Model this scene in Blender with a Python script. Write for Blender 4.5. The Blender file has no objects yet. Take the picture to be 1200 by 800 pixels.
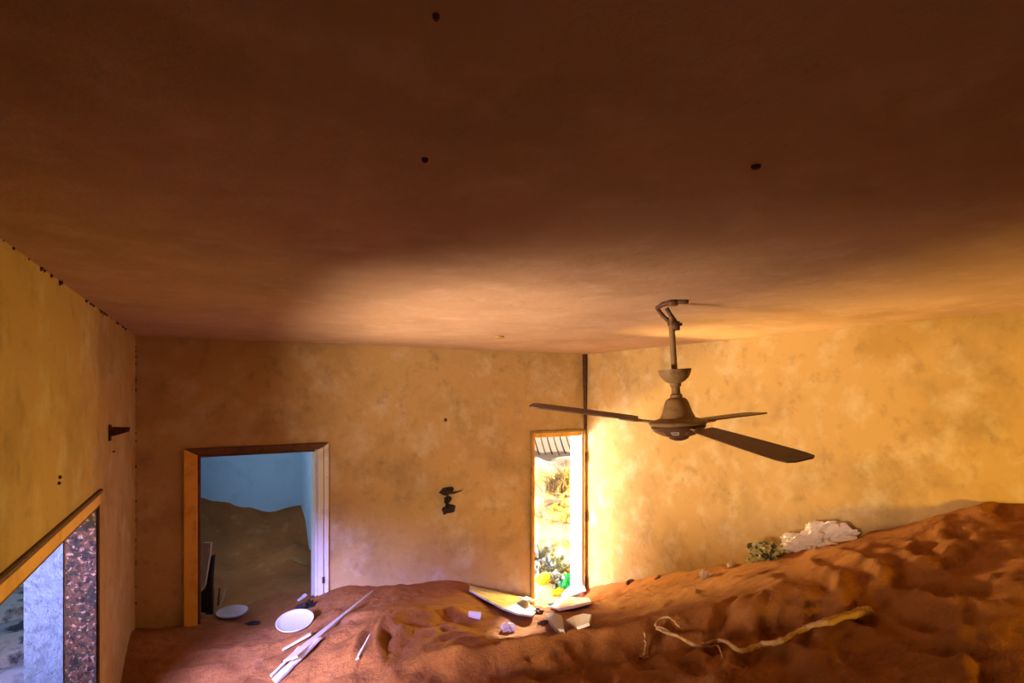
import bpy, bmesh, math, random
import numpy as np
from mathutils import Vector, Matrix, noise
R = math.radians
random.seed(7)
scene = bpy.context.scene
C = scene.collection

# ------------------------------------------------------------------ camera
F = 630.0; HZ = 459.0; YAW = R(29.05)          # focal length in px of a 1200 px wide frame, horizon row
cam_d = bpy.data.cameras.new('camera'); cam = bpy.data.objects.new('camera', cam_d); C.objects.link(cam)
cam_d.sensor_width = 36; cam_d.lens = F/1200*36; cam_d.shift_y = (HZ-400)/1200; cam_d.clip_start = 0.02
cam.location = (0, 0, 0); cam.rotation_euler = (R(90), 0, -YAW)
scene.camera = cam

# ------------------------------------------------------------------ world, sun, lights, exposure
w = bpy.data.worlds.new('sky'); scene.world = w; w.use_nodes = True
wn = w.node_tree; bg = wn.nodes['Background']
sky_col = (0.42, 0.66, 1.0, 1); bg.inputs[0].default_value = sky_col; bg.inputs[1].default_value = 0.35

def sun(name, d, power, col, angle=0.6):
    l = bpy.data.lights.new(name, 'SUN'); l.energy = power; l.color = col; l.angle = R(angle)
    o = bpy.data.objects.new(name, l); C.objects.link(o)
    o.rotation_euler = Vector(d).to_track_quat('-Z', 'Y').to_euler(); return o
def area(name, loc, target, sx, sy, power, col, spread=180):
    l = bpy.data.lights.new(name, 'AREA'); l.shape = 'RECTANGLE'; l.size = sx; l.size_y = sy
    l.energy = power; l.color = col; l.spread = R(spread)
    o = bpy.data.objects.new(name, l); C.objects.link(o); o.location = loc
    o.rotation_euler = (Vector(target)-Vector(loc)).to_track_quat('-Z', 'Y').to_euler(); return o
sun('sun', (-0.60, -0.70, -0.45), 17.0, (1.0, 0.86, 0.70), 4)
# sunlit ground bouncing through the back door, standing outside behind the back wall
area('courtyard_bounce', (3.08, 6.5, -1.7), (2.5, 2.8, 1.3), 0.6, 0.7, 1900, (1.0, 0.62, 0.16), 115)
# sunlit yard to the right and to the left of the back door
area('yard_bounce', (5.7, 6.1, -1.2), (2.9, 4.4, -1.25), 1.6, 1.4, 1900, (1.0, 0.64, 0.08))
area('yard_daylight', (1.8, 5.9, -1.4), (3.3, 4.0, -0.8), 0.9, 1.0, 300, (0.95, 0.95, 1.0))
# skylight entering the left window from above, and an added lamp for ceiling bounce
area('window_daylight', (-1.45, 1.5, -0.12), (1.3, 4.2, -1.45), 0.9, 0.4, 120, (0.42, 0.36, 1.0), 64)
area('window_bounce_fill', (-1.6, 2.2, -1.55), (0.7, 3.0, 0.7), 1.3, 0.7, 245, (1.0, 0.72, 0.50), 104)
# cool fill for the next room, through an added unseen window
area('next_room_fill', (-0.85, 5.75, -0.45), (0.9, 6.9, -0.7), 0.9, 0.5, 30, (0.72, 0.80, 1.0))
# added warm fill for the right wall, from an invented opening behind the camera
area('right_wall_fill', (0.2, -2.6, -0.5), (3.37, 1.3, -0.3), 0.5, 0.3, 15, (1.0, 0.55, 0.02), 40)

vs = scene.view_settings
vs.view_transform = 'Standard'; vs.look = 'None'; vs.gamma = 1.0; vs.use_curve_mapping = False; vs.exposure = 0.0

# ------------------------------------------------------------------ materials
def mat(name, base, rough=0.85, spots=(), bump=(0.0, 30), metal=0.0, mottling=None, coat=None, trans=0, alpha=1):
    """base colour; mottling = (colour2, scale, lo, hi); spots = further (colour, scale, lo, hi) layers"""
    m = bpy.data.materials.new(name); m.use_nodes = True; nt = m.node_tree; N = nt.nodes; L = nt.links
    b = N['Principled BSDF']; b.inputs['Roughness'].default_value = rough; b.inputs['Metallic'].default_value = metal
    b.inputs['Specular IOR Level'].default_value = 0.25
    if trans: b.inputs['Transmission Weight'].default_value = trans
    tc = N.new('ShaderNodeTexCoord'); out = None
    layers = list(spots)
    if mottling: layers.insert(0, mottling)
    for (c2, sc, lo, hi) in layers:
        n = N.new('ShaderNodeTexNoise'); n.inputs['Scale'].default_value = sc; n.inputs['Detail'].default_value = 8
        n.inputs['Roughness'].default_value = 0.62
        L.new(tc.outputs['Object'], n.inputs['Vector'])
        mr = N.new('ShaderNodeMapRange'); mr.inputs['From Min'].default_value = lo; mr.inputs['From Max'].default_value = hi
        L.new(n.outputs['Fac'], mr.inputs['Value'])
        mx = N.new('ShaderNodeMix'); mx.data_type = 'RGBA'
        L.new(mr.outputs['Result'], mx.inputs['Factor'])
        if out is None: mx.inputs['A'].default_value = (*base, 1)
        else: L.new(out, mx.inputs['A'])
        mx.inputs['B'].default_value = (*c2, 1); out = mx.outputs['Result']
    if out is None: b.inputs['Base Color'].default_value = (*base, 1)
    else: L.new(out, b.inputs['Base Color'])
    if bump[0]:
        n = N.new('ShaderNodeTexNoise'); n.inputs['Scale'].default_value = bump[1]; n.inputs['Detail'].default_value = 10
        n.inputs['Roughness'].default_value = 0.7
        L.new(tc.outputs['Object'], n.inputs['Vector'])
        bp = N.new('ShaderNodeBump'); bp.inputs['Strength'].default_value = bump[0]; bp.inputs['Distance'].default_value = 0.02
        L.new(n.outputs['Fac'], bp.inputs['Height']); L.new(bp.outputs['Normal'], b.inputs['Normal'])
    return m
M = {}
M['plaster'] = mat('ochre_plaster', (0.46, 0.315, 0.13), 0.9, [((0.20, 0.14, 0.07), 2.0, 0.50, 0.85), ((0.54, 0.46, 0.32), 5, 0.50, 0.80), ((0.18, 0.12, 0.06), 9, 0.56, 0.95), ((0.10, 0.07, 0.04), 38, 0.66, 0.85)], (0.5, 9))
M['ceiling'] = mat('sandy_ceiling', (0.44, 0.28, 0.17), 0.9, [((0.32, 0.19, 0.11), 2.2, 0.45, 0.8), ((0.50, 0.35, 0.24), 7, 0.5, 0.8), ((0.28, 0.16, 0.10), 22, 0.66, 0.85)], (0.4, 10))
M['blue_wall'] = mat('pale_plaster', (0.34, 0.52, 0.66), 0.9, [((0.24, 0.38, 0.50), 3, 0.5, 0.8)], (0.2, 12))
M['white_plaster'] = mat('white_plaster', (0.70, 0.68, 0.64), 0.9, [((0.45, 0.45, 0.45), 9, 0.5, 0.75)], (0.6, 30))
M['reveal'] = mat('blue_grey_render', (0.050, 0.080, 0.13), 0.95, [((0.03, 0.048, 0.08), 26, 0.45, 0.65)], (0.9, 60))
M['speckle'] = mat('crumbling_brick', (0.024, 0.010, 0.005), 0.95, [((0.004, 0.003, 0.003), 30, 0.47, 0.52), ((0.10, 0.060, 0.045), 48, 0.56, 0.61)], (1.0, 40))
M['sand'] = mat('orange_sand', (0.32, 0.128, 0.034), 0.95, [((0.24, 0.088, 0.024), 2.2, 0.42, 0.7), ((0.20, 0.07, 0.025), 9, 0.56, 0.8), ((0.48, 0.23, 0.10), 5, 0.56, 0.8)], (0.9, 38))
M['white_sand'] = mat('pale_outdoor_sand', (0.60, 0.52, 0.44), 0.95, [((0.5, 0.4, 0.32), 4, 0.5, 0.8)], (0.5, 20))
M['blue_ground'] = mat('blue_shaded_ground', (0.38, 0.50, 0.68), 0.9, [((0.06, 0.09, 0.15), 5, 0.48, 0.62), ((0.66, 0.76, 0.90), 9, 0.55, 0.7)], (0.8, 14))  # blue of the shade outside the left window is put into the colour
M['ochre_wood'] = mat('ochre_toned_wood', (0.74, 0.42, 0.07), 0.6, [((0.50, 0.24, 0.03), 9, 0.5, 0.75)], (0.25, 20))
M['white_wood'] = mat('white_painted_wood', (0.66, 0.68, 0.66), 0.6, [((0.50, 0.42, 0.22), 6, 0.55, 0.75), ((0.15, 0.12, 0.1), 14, 0.66, 0.75)], (0.25, 20))
M['dark_wood'] = mat('dark_brown_wood', (0.13, 0.06, 0.025), 0.7, [((0.05, 0.02, 0.01), 12, 0.5, 0.7)], (0.3, 30))
M['olive_wood'] = mat('olive_brown_frame', (0.30, 0.19, 0.05), 0.7, [((0.16, 0.09, 0.03), 14, 0.5, 0.7)], (0.3, 30))
M['fan'] = mat('dusty_fan_paint', (0.23, 0.14, 0.055), 0.5, [((0.10, 0.05, 0.025), 18, 0.5, 0.7), ((0.34, 0.22, 0.10), 40, 0.6, 0.8)], (0.1, 60))
M['fan_dark'] = mat('dusty_dark_blade', (0.10, 0.05, 0.028), 0.5, [((0.05, 0.02, 0.015), 18, 0.5, 0.7)], (0.1, 60))
M['rust'] = mat('rusty_metal', (0.06, 0.025, 0.015), 0.8, [((0.16, 0.06, 0.02), 50, 0.5, 0.7)], (0.4, 60))
M['black'] = mat('sooty_black', (0.02, 0.015, 0.013), 0.8, [((0.08, 0.06, 0.05), 50, 0.55, 0.7)], (0.3, 60))
M['board'] = mat('bleached_board', (0.46, 0.43, 0.38), 0.8, [((0.50, 0.42, 0.35), 12, 0.5, 0.7), ((0.25, 0.17, 0.12), 40, 0.62, 0.75)], (0.4, 50))
M['dish'] = mat('chalky_enamel', (0.42, 0.46, 0.50), 0.35, [((0.46, 0.50, 0.60), 22, 0.55, 0.7)], (0.05, 20))
M['panel'] = mat('mottled_panel', (0.62, 0.58, 0.48), 0.7, [((0.36, 0.38, 0.26), 12, 0.48, 0.62), ((0.80, 0.72, 0.56), 7, 0.55, 0.7)], (0.4, 40))
M['plastic'] = mat('white_plastic', (0.80, 0.76, 0.70), 0.45, [((0.55, 0.48, 0.40), 20, 0.55, 0.75)], (0.1, 20))
M['film'] = mat('clear_plastic_film', (0.86, 0.76, 0.66), 0.3, [((0.66, 0.5, 0.36), 16, 0.55, 0.75)], (0.1, 20), trans=0.25)
M['green'] = mat('green_plastic', (0.02, 0.42, 0.20), 0.4, [((0.01, 0.22, 0.10), 20, 0.5, 0.7)], (0.1, 30))
M['yellow'] = mat('yellow_plastic', (0.80, 0.50, 0.03), 0.5)
M['red'] = mat('dark_red_plastic', (0.30, 0.05, 0.03), 0.5)
M['greycloth'] = mat('blue_grey_cloth', (0.16, 0.22, 0.30), 0.9, [((0.04, 0.055, 0.08), 16, 0.5, 0.6), ((0.5, 0.55, 0.62), 22, 0.58, 0.68)], (0.5, 30))
M['greenbag'] = mat('olive_crumpled_wrapper', (0.45, 0.42, 0.15), 0.5, [((0.06, 0.05, 0.02), 22, 0.50, 0.56), ((0.72, 0.68, 0.40), 34, 0.58, 0.66)], (0.3, 30))
M['stone'] = mat('pale_rubble', (0.30, 0.24, 0.19), 0.9, [((0.22, 0.13, 0.08), 9, 0.5, 0.7), ((0.60, 0.50, 0.40), 14, 0.55, 0.75)], (0.6, 25))
M['shade_stone'] = mat('blue_shaded_stone', (0.50, 0.60, 0.74), 0.9, [((0.05, 0.08, 0.13), 8, 0.5, 0.65)], (0.6, 25))  # slabs carry the same blue shade in their colour
M['sheet'] = mat('weathered_sheet', (0.80, 0.77, 0.72), 0.6, [((0.5, 0.4, 0.33), 8, 0.6, 0.8)], (0.1, 30))
M['slatdark'] = mat('grey_slat', (0.12, 0.10, 0.10), 0.8)
M['thatch'] = mat('dry_thatch', (0.18, 0.16, 0.15), 0.95, [((0.12, 0.08, 0.05), 20, 0.5, 0.7)], (0.8, 40))
M['rope'] = mat('bleached_root', (0.56, 0.36, 0.18), 0.85, [((0.32, 0.17, 0.07), 40, 0.5, 0.7)], (0.6, 80))

# ------------------------------------------------------------------ helpers
def tag(o, label=None, cat=None, group=None, kind=None):
    if label: o['label'] = label
    if cat: o['category'] = cat
    if group: o['group'] = group
    if kind: o['kind'] = kind
    return o
def empty(name, loc=(0, 0, 0)):
    o = bpy.data.objects.new(name, None); C.objects.link(o); o.location = loc; o.empty_display_size = 0.05; return o
def mesh_obj(name, bm, m, parent=None, smooth=False, loc=(0, 0, 0)):
    me = bpy.data.meshes.new(name); bm.normal_update(); bm.to_mesh(me); bm.free()
    me.materials.append(m)
    if smooth: me.polygons.foreach_set('use_smooth', [True]*len(me.polygons))
    o = bpy.data.objects.new(name, me); C.objects.link(o); o.location = loc
    if parent:
        o.parent = parent; o.location = Vector(loc)-parent.location
    return o
def box(bm, a, b, bevel=0.0):
    x0, y0, z0 = a; x1, y1, z1 = b
    r = bmesh.ops.create_cube(bm, size=1.0)
    vs_ = r['verts']
    for v in vs_:
        v.co = Vector(((x0+x1)/2+v.co.x*(x1-x0), (y0+y1)/2+v.co.y*(y1-y0), (z0+z1)/2+v.co.z*(z1-z0)))
    if bevel:
        es = list({e for v in vs_ for e in v.link_edges})
        bmesh.ops.bevel(bm, geom=es, offset=bevel, segments=2, affect='EDGES')
def prism(bm, pts, thick, mtx=Matrix()):
    """polygon outline (x, y) extruded from z=0 to z=thick"""
    bot = [bm.verts.new(mtx @ Vector((x, y, 0))) for x, y in pts]
    top = [bm.verts.new(mtx @ Vector((x, y, thick))) for x, y in pts]
    bm.faces.new(top); bm.faces.new(bot[::-1])
    n = len(pts)
    for i in range(n): bm.faces.new((bot[i], bot[(i+1) % n], top[(i+1) % n], top[i]))
    bmesh.ops.recalc_face_normals(bm, faces=bm.faces[:])
def tube(bm, pts, rad, seg=10, jitter=0.0, seed=0):
    rn = random.Random(seed); rings = []
    pts = [Vector(p) for p in pts]; n = len(pts)
    rads = rad if isinstance(rad, (list, tuple)) else [rad]*n
    up = Vector((0.13, 0.27, 0.95)).normalized()
    for i, p in enumerate(pts):
        t = (pts[min(i+1, n-1)]-pts[max(i-1, 0)]).normalized()
        a = t.cross(up)
        if a.length < 0.05: a = t.cross(Vector((1, 0, 0)))
        a.normalize(); b = t.cross(a)
        rings.append([bm.verts.new(p+(a*math.cos(k*2*math.pi/seg)+b*math.sin(k*2*math.pi/seg))*rads[i]*(1+rn.uniform(-jitter, jitter))) for k in range(seg)])
    for i in range(n-1):
        for k in range(seg):
            bm.faces.new((rings[i][k], rings[i][(k+1) % seg], rings[i+1][(k+1) % seg], rings[i+1][k]))
    bm.faces.new(rings[0][::-1]); bm.faces.new(rings[-1])
    bmesh.ops.recalc_face_normals(bm, faces=bm.faces[:])
def lathe(bm, prof, seg=32, mtx=Matrix()):
    rings = []
    for r, z in prof:
        if r < 1e-5: rings.append([bm.verts.new(mtx @ Vector((0, 0, z)))])
        else: rings.append([bm.verts.new(mtx @ Vector((r*math.cos(k*2*math.pi/seg), r*math.sin(k*2*math.pi/seg), z))) for k in range(seg)])
    for i in range(len(rings)-1):
        A, B = rings[i], rings[i+1]
        for k in range(seg):
            k2 = (k+1) % seg
            if len(A) == 1 and len(B) == 1: continue
            if len(A) == 1: bm.faces.new((A[0], B[k2], B[k]))
            elif len(B) == 1: bm.faces.new((A[k], A[k2], B[0]))
            else: bm.faces.new((A[k], A[k2], B[k2], B[k]))
    bmesh.ops.recalc_face_normals(bm, faces=bm.faces[:])
def crumple(bm, size, seed=0, sub=4, rough=0.5, freq=2.0):
    """crumpled bag / rag: folded, creased lump"""
    r = bmesh.ops.create_icosphere(bm, subdivisions=sub, radius=1.0)
    off = Vector((seed*3.1, seed*1.7, seed*0.9))
    for v in r['verts']:
        d = v.co.normalized()
        f = 1.0
        f += rough*(noise.noise(d*freq+off))
        f -= rough*0.7*abs(noise.noise(d*freq*2.3+off*1.3))*1.6
        f += rough*0.35*abs(noise.noise(d*freq*5+off))
        z = d.z*f
        if z < 0: z *= 0.25
        v.co = Vector((d.x*f*size[0], d.y*f*size[1], z*size[2]))
def stone_bm(size, seed):
    bm = bmesh.new(); r = bmesh.ops.create_icosphere(bm, subdivisions=2, radius=1.0)
    off = Vector((seed*2.3, seed, seed*0.7))
    for v in r['verts']:
        f = 1+0.35*noise.noise(v.co*1.3+off)+0.15*noise.noise(v.co*3+off)
        v.co = Vector((v.co.x*f*size[0], v.co.y*f*size[1], max(-0.6, min(0.65, v.co.z*f))*size[2]))
    return bm

# ------------------------------------------------------------------ picture ray -> place
cs, sn = math.cos(YAW), math.sin(YAW)
def ray(u, v):
    r = u-600
    return Vector((sn*F+cs*r, cs*F-sn*r, HZ-v))
XL, XR, YB, YF, ZC, ZF = -0.47, 3.37, 4.5, -1.8, 0.388, -2.6
XO = -0.72; YN = 7.5; XN = 1.0
def onL(u, v): d = ray(u, v); return d*(XL/d.x)
def onR(u, v): d = ray(u, v); return d*(XR/d.x)
def onB(u, v): d = ray(u, v); return d*(YB/d.y)
def onC(u, v): d = ray(u, v); return d*(ZC/d.z)
def at(u, v, s): return ray(u, v)*s
# thin plate surface through measured points
class TPS:
    def __init__(s, P):
        P = np.array([tuple(p) for p in P]); s.p = P[:, :2]; n = len(P)
        K = s.k(s.p, s.p)+np.eye(n)*1e-3
        A = np.zeros((n+3, n+3)); A[:n, :n] = K; A[:n, n] = 1; A[:n, n+1:] = s.p; A[n, :n] = 1; A[n+1:, :n] = s.p.T
        b = np.zeros(n+3); b[:n] = P[:, 2]; s.w = np.linalg.solve(A, b)
    def k(s, a, b):
        d2 = ((a[:, None, :]-b[None, :, :])**2).sum(2); return 0.5*d2*np.log(d2+1e-12)
    def __call__(s, X, Y):
        sh = np.shape(X); q = np.stack([np.ravel(X), np.ravel(Y)], 1).astype(float)
        n = len(s.p); z = s.k(q, s.p) @ s.w[:n]+s.w[n]+q @ s.w[n+1:]; return z.reshape(sh)
ctrl = [onL(156, 738), onL(148, 765), onL(140, 800), onB(175, 733), onB(218, 731), onB(300, 731), onB(384, 692), onB(400, 687), onB(440, 684), onB(480, 683), onB(530, 680),
        onB(565, 690), onB(600, 704), onB(640, 716), onB(675, 706), onR(692, 688), onR(730, 681), onR(760, 676), onR(820, 667), onR(860, 660), onR(930, 643),
        onR(1000, 628), onR(1060, 613), onR(1100, 603), onR(1165, 588), onR(1200, 594),
        at(1200, 800, .0025), at(1050, 800, .0028), at(900, 800, .0031), at(760, 800, .0034), at(640, 800, .00375), at(540, 800, .0040), at(1200, 680, .0031),
        at(450, 800, .00435), at(400, 800, .0045), at(300, 800, .0047), at(200, 800, .0048), at(560, 768, .00455), at(640, 761, .00440), at(740, 750, .0042), at(800, 736, .0041), at(880, 715, .0041), at(960, 697, .0039),
        at(1050, 720, .0034), at(480, 752, .0049), at(500, 720, .0057), at(440, 730, .0053), at(700, 735, .0053), at(650, 725, .0062), at(800, 700, .0053), at(900, 670, .0048), at(600, 740, .0057),
        (XL, 2.4, -1.72), (XL, 0.8, -1.7), (0.2, 2.2, -1.62), (0, 0, -1.5), (0, -1.8, -1.4), (XR, -1.8, -.45), (XR, .3, -.48), (2.2, -.3, -.9), (1, 1, -1.3), (1.0, -1.8, -1.2),
        (0.2, 5.2, -1.75), (3.0, 5.3, -2.12)]
base = TPS(ctrl)
# footprints and hollows (u, v, length, width, depth, heading)
foot = [(1087, 647, .12, .05, .035, 40), (1125, 625, .10, .05, .03, 40), (1058, 679, .13, .055, .04, 50), (1008, 704, .15, .06, .05, 40), (962, 716, .10, .06, .045, 30), (937, 745, .12, .05, .045, 60),
        (900, 731, .10, .045, .04, 40), (879, 760, .13, .05, .04, 20), (837, 747, .10, .05, .04, 30), (1090, 727, .11, .05, .035, 70), (1117, 760, .12, .045, .035, 80), (1104, 693, .11, .05, .035, 60),
        (1171, 597, .10, .05, .03, 20), (850, 728, .12, .045, .035, 20), (529, 748, .09, .05, .03, 10), (547, 757, .09, .05, .03, 20), (526, 736, .08, .05, .025, 10), (688, 749, .12, .035, .02, 10), (455, 745, .16, .05, .04, 70),
        (430, 758, .13, .05, .03, 60), (478, 728, .16, .05, .035, 40), (585, 757, .08, .04, .02, 0), (545, 735, .2, .05, .03, 150), (810, 775, .12, .05, .04, 80), (760, 770, .12, .04, .03, 80), (700, 785, .18, .05, .035, 80),
        (640, 788, .18, .05, .03, 80), (590, 790, .16, .05, .03, 70), (1000, 775, .2, .04, .025, 50), (1150, 690, .14, .05, .03, 50), (1160, 790, .3, .04, .03, 30), (930, 790, .2, .04, .025, 40), (330, 760, .12, .07, .03, 10), (390, 730, .12, .06, .03, 60)]
def hit(fn, u, v, s0=.0018, s1=.02):
    d = ray(u, v); ss = np.linspace(s0, s1, 900)
    z = fn(d.x*ss, d.y*ss); below = (d.z*ss) < z
    i = int(np.argmax(below)); s = ss[i] if below.any() else s1
    return d*float(s)
FT = []
for (u, v, l, wd, dp, hd) in foot:
    p = hit(base, u, v); FT.append((p.x, p.y, l, wd, dp, R(hd)))
def vnoise(X, Y, f, seed):
    rs = np.random.RandomState(seed); G = rs.rand(128, 128)*2-1
    x = X*f+50; y = Y*f+50; xi = np.floor(x).astype(int); yi = np.floor(y).astype(int); fx = x-xi; fy = y-yi
    fx = fx*fx*(3-2*fx); fy = fy*fy*(3-2*fy)
    g = lambda a, b: G[a % 128, b % 128]
    return (g(xi, yi)*(1-fx)+g(xi+1, yi)*fx)*(1-fy)+(g(xi, yi+1)*(1-fx)+g(xi+1, yi+1)*fx)*fy
def ridge(X, Y, line, h, wf, wn, flip=1, jag=.05):
    """a wind-cut crest along a polyline: gentle on one side, dropping on the other"""
    best = np.full(np.shape(X), 1e9); sg = np.zeros(np.shape(X)); J = jag*vnoise(X, Y, 5, 31)+jag*.5*vnoise(X, Y, 12, 32)
    for i in range(len(line)-1):
        ax_, ay_ = line[i]; bx_, by_ = line[i+1]; dx, dy = bx_-ax_, by_-ay_; L2 = dx*dx+dy*dy
        t = np.clip(((X-ax_)*dx+(Y-ay_)*dy)/L2, 0, 1); px = ax_+t*dx; py = ay_+t*dy
        d = np.hypot(X-px, Y-py); m = d < best; best = np.where(m, d, best)
        tl = i+t; fade = np.clip(np.minimum(tl, len(line)-1-tl)*1.2+.15, 0, 1)
        cr = np.sign((X-ax_)*dy-(Y-ay_)*dx)*flip; sg = np.where(m, cr*d, sg)
        fd = np.where(m, fade, fd) if i else fade
    q = sg+J                                   # positive: towards the camera side
    far = h*np.exp(-np.abs(np.minimum(q, 0))/wf); near = h*(1-np.clip(q/wn, 0, 1)*1.9)*np.exp(-np.clip(q-wn, 0, 9)/.25)
    return np.where(q < 0, far, near)*fd
def line_xy(pix): return [tuple(hit(base, u, v).xy) for u, v in pix]
CREST = line_xy([(470, 792), (540, 772), (590, 764), (640, 760), (700, 756), (745, 748), (800, 734), (850, 724), (900, 712), (960, 700)])
LEDGE = line_xy([(425, 790), (436, 764), (452, 740), (478, 726), (510, 719), (545, 716)])
TRACK = line_xy([(900, 716), (960, 704), (1010, 692), (1060, 674), (1100, 652), (1130, 628)])
def detail(X, Y):
    z = 0.016*vnoise(X, Y, 3.1, 1)+0.013*vnoise(X, Y, 7.3, 2)+0.008*vnoise(X, Y, 15, 3)+0.0035*vnoise(X, Y, 33, 4)
    z = z+ridge(X, Y, CREST, .080, .24, .20)+ridge(X, Y, LEDGE, .04, .20, .12, 1, .06)+ridge(X, Y, TRACK, .03, .12, .12)
    a = R(52); t = X*math.cos(a)+Y*math.sin(a); q = -X*math.sin(a)+Y*math.cos(a)
    # long wind furrows running along the right-hand drift
    m = 1/(1+np.exp(-(X-1.1)*4)); m2 = 1/(1+np.exp((Y-2.6)*4))
    n1 = vnoise(t, q*4.2, 1.4, 5); z = z+m*m2*0.020*(-np.abs(n1)*2+0.7)
    rip = np.sin((q*1.0+.10*vnoise(X, Y, 2.3, 6))*62)*vnoise(X, Y, 1.7, 7)*.004; z = z+rip*m
    return z
def sand_z(X, Y):
    X = np.asarray(X, float); Y = np.asarray(Y, float)
    z = base(X, Y)+detail(X, Y)
    for (fx, fy, l, wd, dp, hd) in FT:
        dx = X-fx; dy = Y-fy; a = (dx*math.cos(hd)+dy*math.sin(hd))/l*1.3; b = (-dx*math.sin(hd)+dy*math.cos(hd))/wd*1.3
        r2 = a*a+b*b
        z = z-dp*1.15*np.exp(-r2*1.3)+dp*0.4*np.exp(-((np.sqrt(r2)-1.7)**2)*3)*(b > 0)
    return z
ctrl2 = []
def onN(u, v): d = ray(u, v); return d*(YN/d.y)
ctrl2 = [onN(228, 582), onN(250, 585), onN(268, 588), onN(300, 597), onN(325, 599), onN(350, 592), (XN, 7.1, -1.62), (XN, 6.8, -1.85), (XN, 6.0, -1.86), (XN, 4.9, -1.75),
         (XL, 7.5, -1.24), (XL, 6.2, -1.55), (XL, 5.1, -1.8), at(290, 700, .0076), at(300, 660, .0092), at(300, 628, .0101), at(250, 690, .0077), at(335, 690, .0076), at(270, 610, .0104), at(340, 640, .0094)]
base2 = TPS(ctrl2)
def sand2_z(X, Y):
    X = np.asarray(X, float); Y = np.asarray(Y, float)
    t = np.clip((Y-4.6)/0.6, 0, 1); t = t*t*(3-2*t)
    z1 = sand_z(X, np.minimum(Y, 4.7)); z2 = base2(X, Y)+0.6*detail(X, Y)+0.02*vnoise(X, Y, 5, 9)
    return z1*(1-t)+z2*t
def out_z(X, Y):
    X = np.asarray(X, float); Y = np.asarray(Y, float)
    z = np.interp(Y, [4.6, 4.9, 6.2, 7.3, 9.0, 12], [-2.15, -2.12, -1.68, -1.28, -1.0, -0.7])
    t = np.clip((Y-4.6)/0.3, 0, 1)
    return (z+0.05*vnoise(X, Y, 2.2, 11)+0.03*vnoise(X, Y, 6, 12))*t+(1-t)*(sand_z(X, np.minimum(Y, 4.7))-0.003)
def left_z(X, Y):
    return -1.62+0.10*vnoise(X, Y*2.6, 1.3, 21)+0.05*np.abs(vnoise(X, Y*3, 3.3, 22))+0.02*vnoise(X, Y, 9, 23)
def grid(name, fn, x0, x1, y0, y1, step, m, zb=None):
    nx = int((x1-x0)/step)+2; ny = int((y1-y0)/step)+2
    X, Y = np.meshgrid(np.linspace(x0, x1, nx), np.linspace(y0, y1, ny)); Z = fn(X, Y)
    V = np.stack([X.ravel(), Y.ravel(), Z.ravel()], 1)
    i = np.arange(nx*ny).reshape(ny, nx); Fc = np.stack([i[:-1, :-1].ravel(), i[:-1, 1:].ravel(), i[1:, 1:].ravel(), i[1:, :-1].ravel()], 1)
    me = bpy.data.meshes.new(name); me.vertices.add(len(V)); me.vertices.foreach_set('co', V.astype(np.float32).ravel())
    me.loops.add(Fc.size); me.loops.foreach_set('vertex_index', Fc.ravel().astype(np.int32))
    me.polygons.add(len(Fc)); me.polygons.foreach_set('loop_start', (np.arange(len(Fc))*4).astype(np.int32))
    me.update(calc_edges=True); me.validate()
    me.polygons.foreach_set('use_smooth', [True]*len(me.polygons)); me.materials.append(m)
    o = bpy.data.objects.new(name, me); C.objects.link(o); return o

# ------------------------------------------------------------------ the room shell
def slab(name, axis, a0, a1, r0, r1, z0, z1, holes, m, kind='structure'):
    """wall slab; axis 'x': runs along x, thickness a0..a1 in y; holes = (r0, r1, z0, z1)"""
    bm = bmesh.new()
    rs = sorted({r0, r1, *[h[0] for h in holes], *[h[1] for h in holes]}); zs = sorted({z0, z1, *[h[2] for h in holes], *[h[3] for h in holes]})
    for i in range(len(rs)-1):
        for j in range(len(zs)-1):
            cr = (rs[i]+rs[i+1])/2; cz = (zs[j]+zs[j+1])/2
            if any(h[0] < cr < h[1] and h[2] < cz < h[3] for h in holes): continue
            if axis == 'x': box(bm, (rs[i], a0, zs[j]), (rs[i+1], a1, zs[j+1]))
            else: box(bm, (a0, rs[i], zs[j]), (a1, rs[i+1], zs[j+1]))
    bmesh.ops.remove_doubles(bm, verts=bm.verts[:], dist=1e-5)
    # drop the inner faces left between neighbouring blocks
    seen = {}
    for f in bm.faces: seen.setdefault(tuple(sorted(v.index for v in f.verts)), []).append(f)
    bm.verts.index_update(); seen = {}
    for f in bm.faces: seen.setdefault(tuple(sorted(v.index for v in f.verts)), []).append(f)
    bmesh.ops.delete(bm, geom=[f for l in seen.values() if len(l) > 1 for f in l], context='FACES_ONLY')
    o = mesh_obj(name, bm, m); tag(o, kind=kind); return o
DH = -0.457                                    # heads of the doors
D1 = (-0.10, 0.725); D2 = (2.72, 3.34); W1 = (1.7, 3.13, -1.9, -0.53)
wl = slab('wall_left', 'y', XO, XL, YF-.2, YN+.2, ZF, ZC, [W1, (5.2, 6.3, -1.0, -.1)], M['plaster'])  # second opening is an unseen window added to light the next room
wb = slab('wall_back', 'x', YB, YB+.2, XL, XR+.2, ZF, ZC, [(D1[0], D1[1], ZF, DH), (D2[0], D2[1], ZF, -0.405)], M['plaster'])
wr = slab('wall_right', 'y', XR, XR+.2, YF-.2, YB, ZF, ZC, [], M['plaster'])
wf = slab('wall_front', 'x', YF-.2, YF, XL, XR, ZF, ZC, [(0.1, 1.2, -1.2, -0.2)], M['plaster'])  # unseen opening added to let the warm fill in
bm = bmesh.new(); box(bm, (XO, YF-.2, ZC), (XR+.2, YN+.2, ZC+.18)); tag(mesh_obj('ceiling', bm, M['ceiling']), kind='structure')
bm = bmesh.new(); box(bm, (XO, YF-.2, ZF-.1), (XR+.2, YN+.2, ZF)); tag(mesh_obj('floor', bm, M['white_plaster']), kind='structure')
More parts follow.
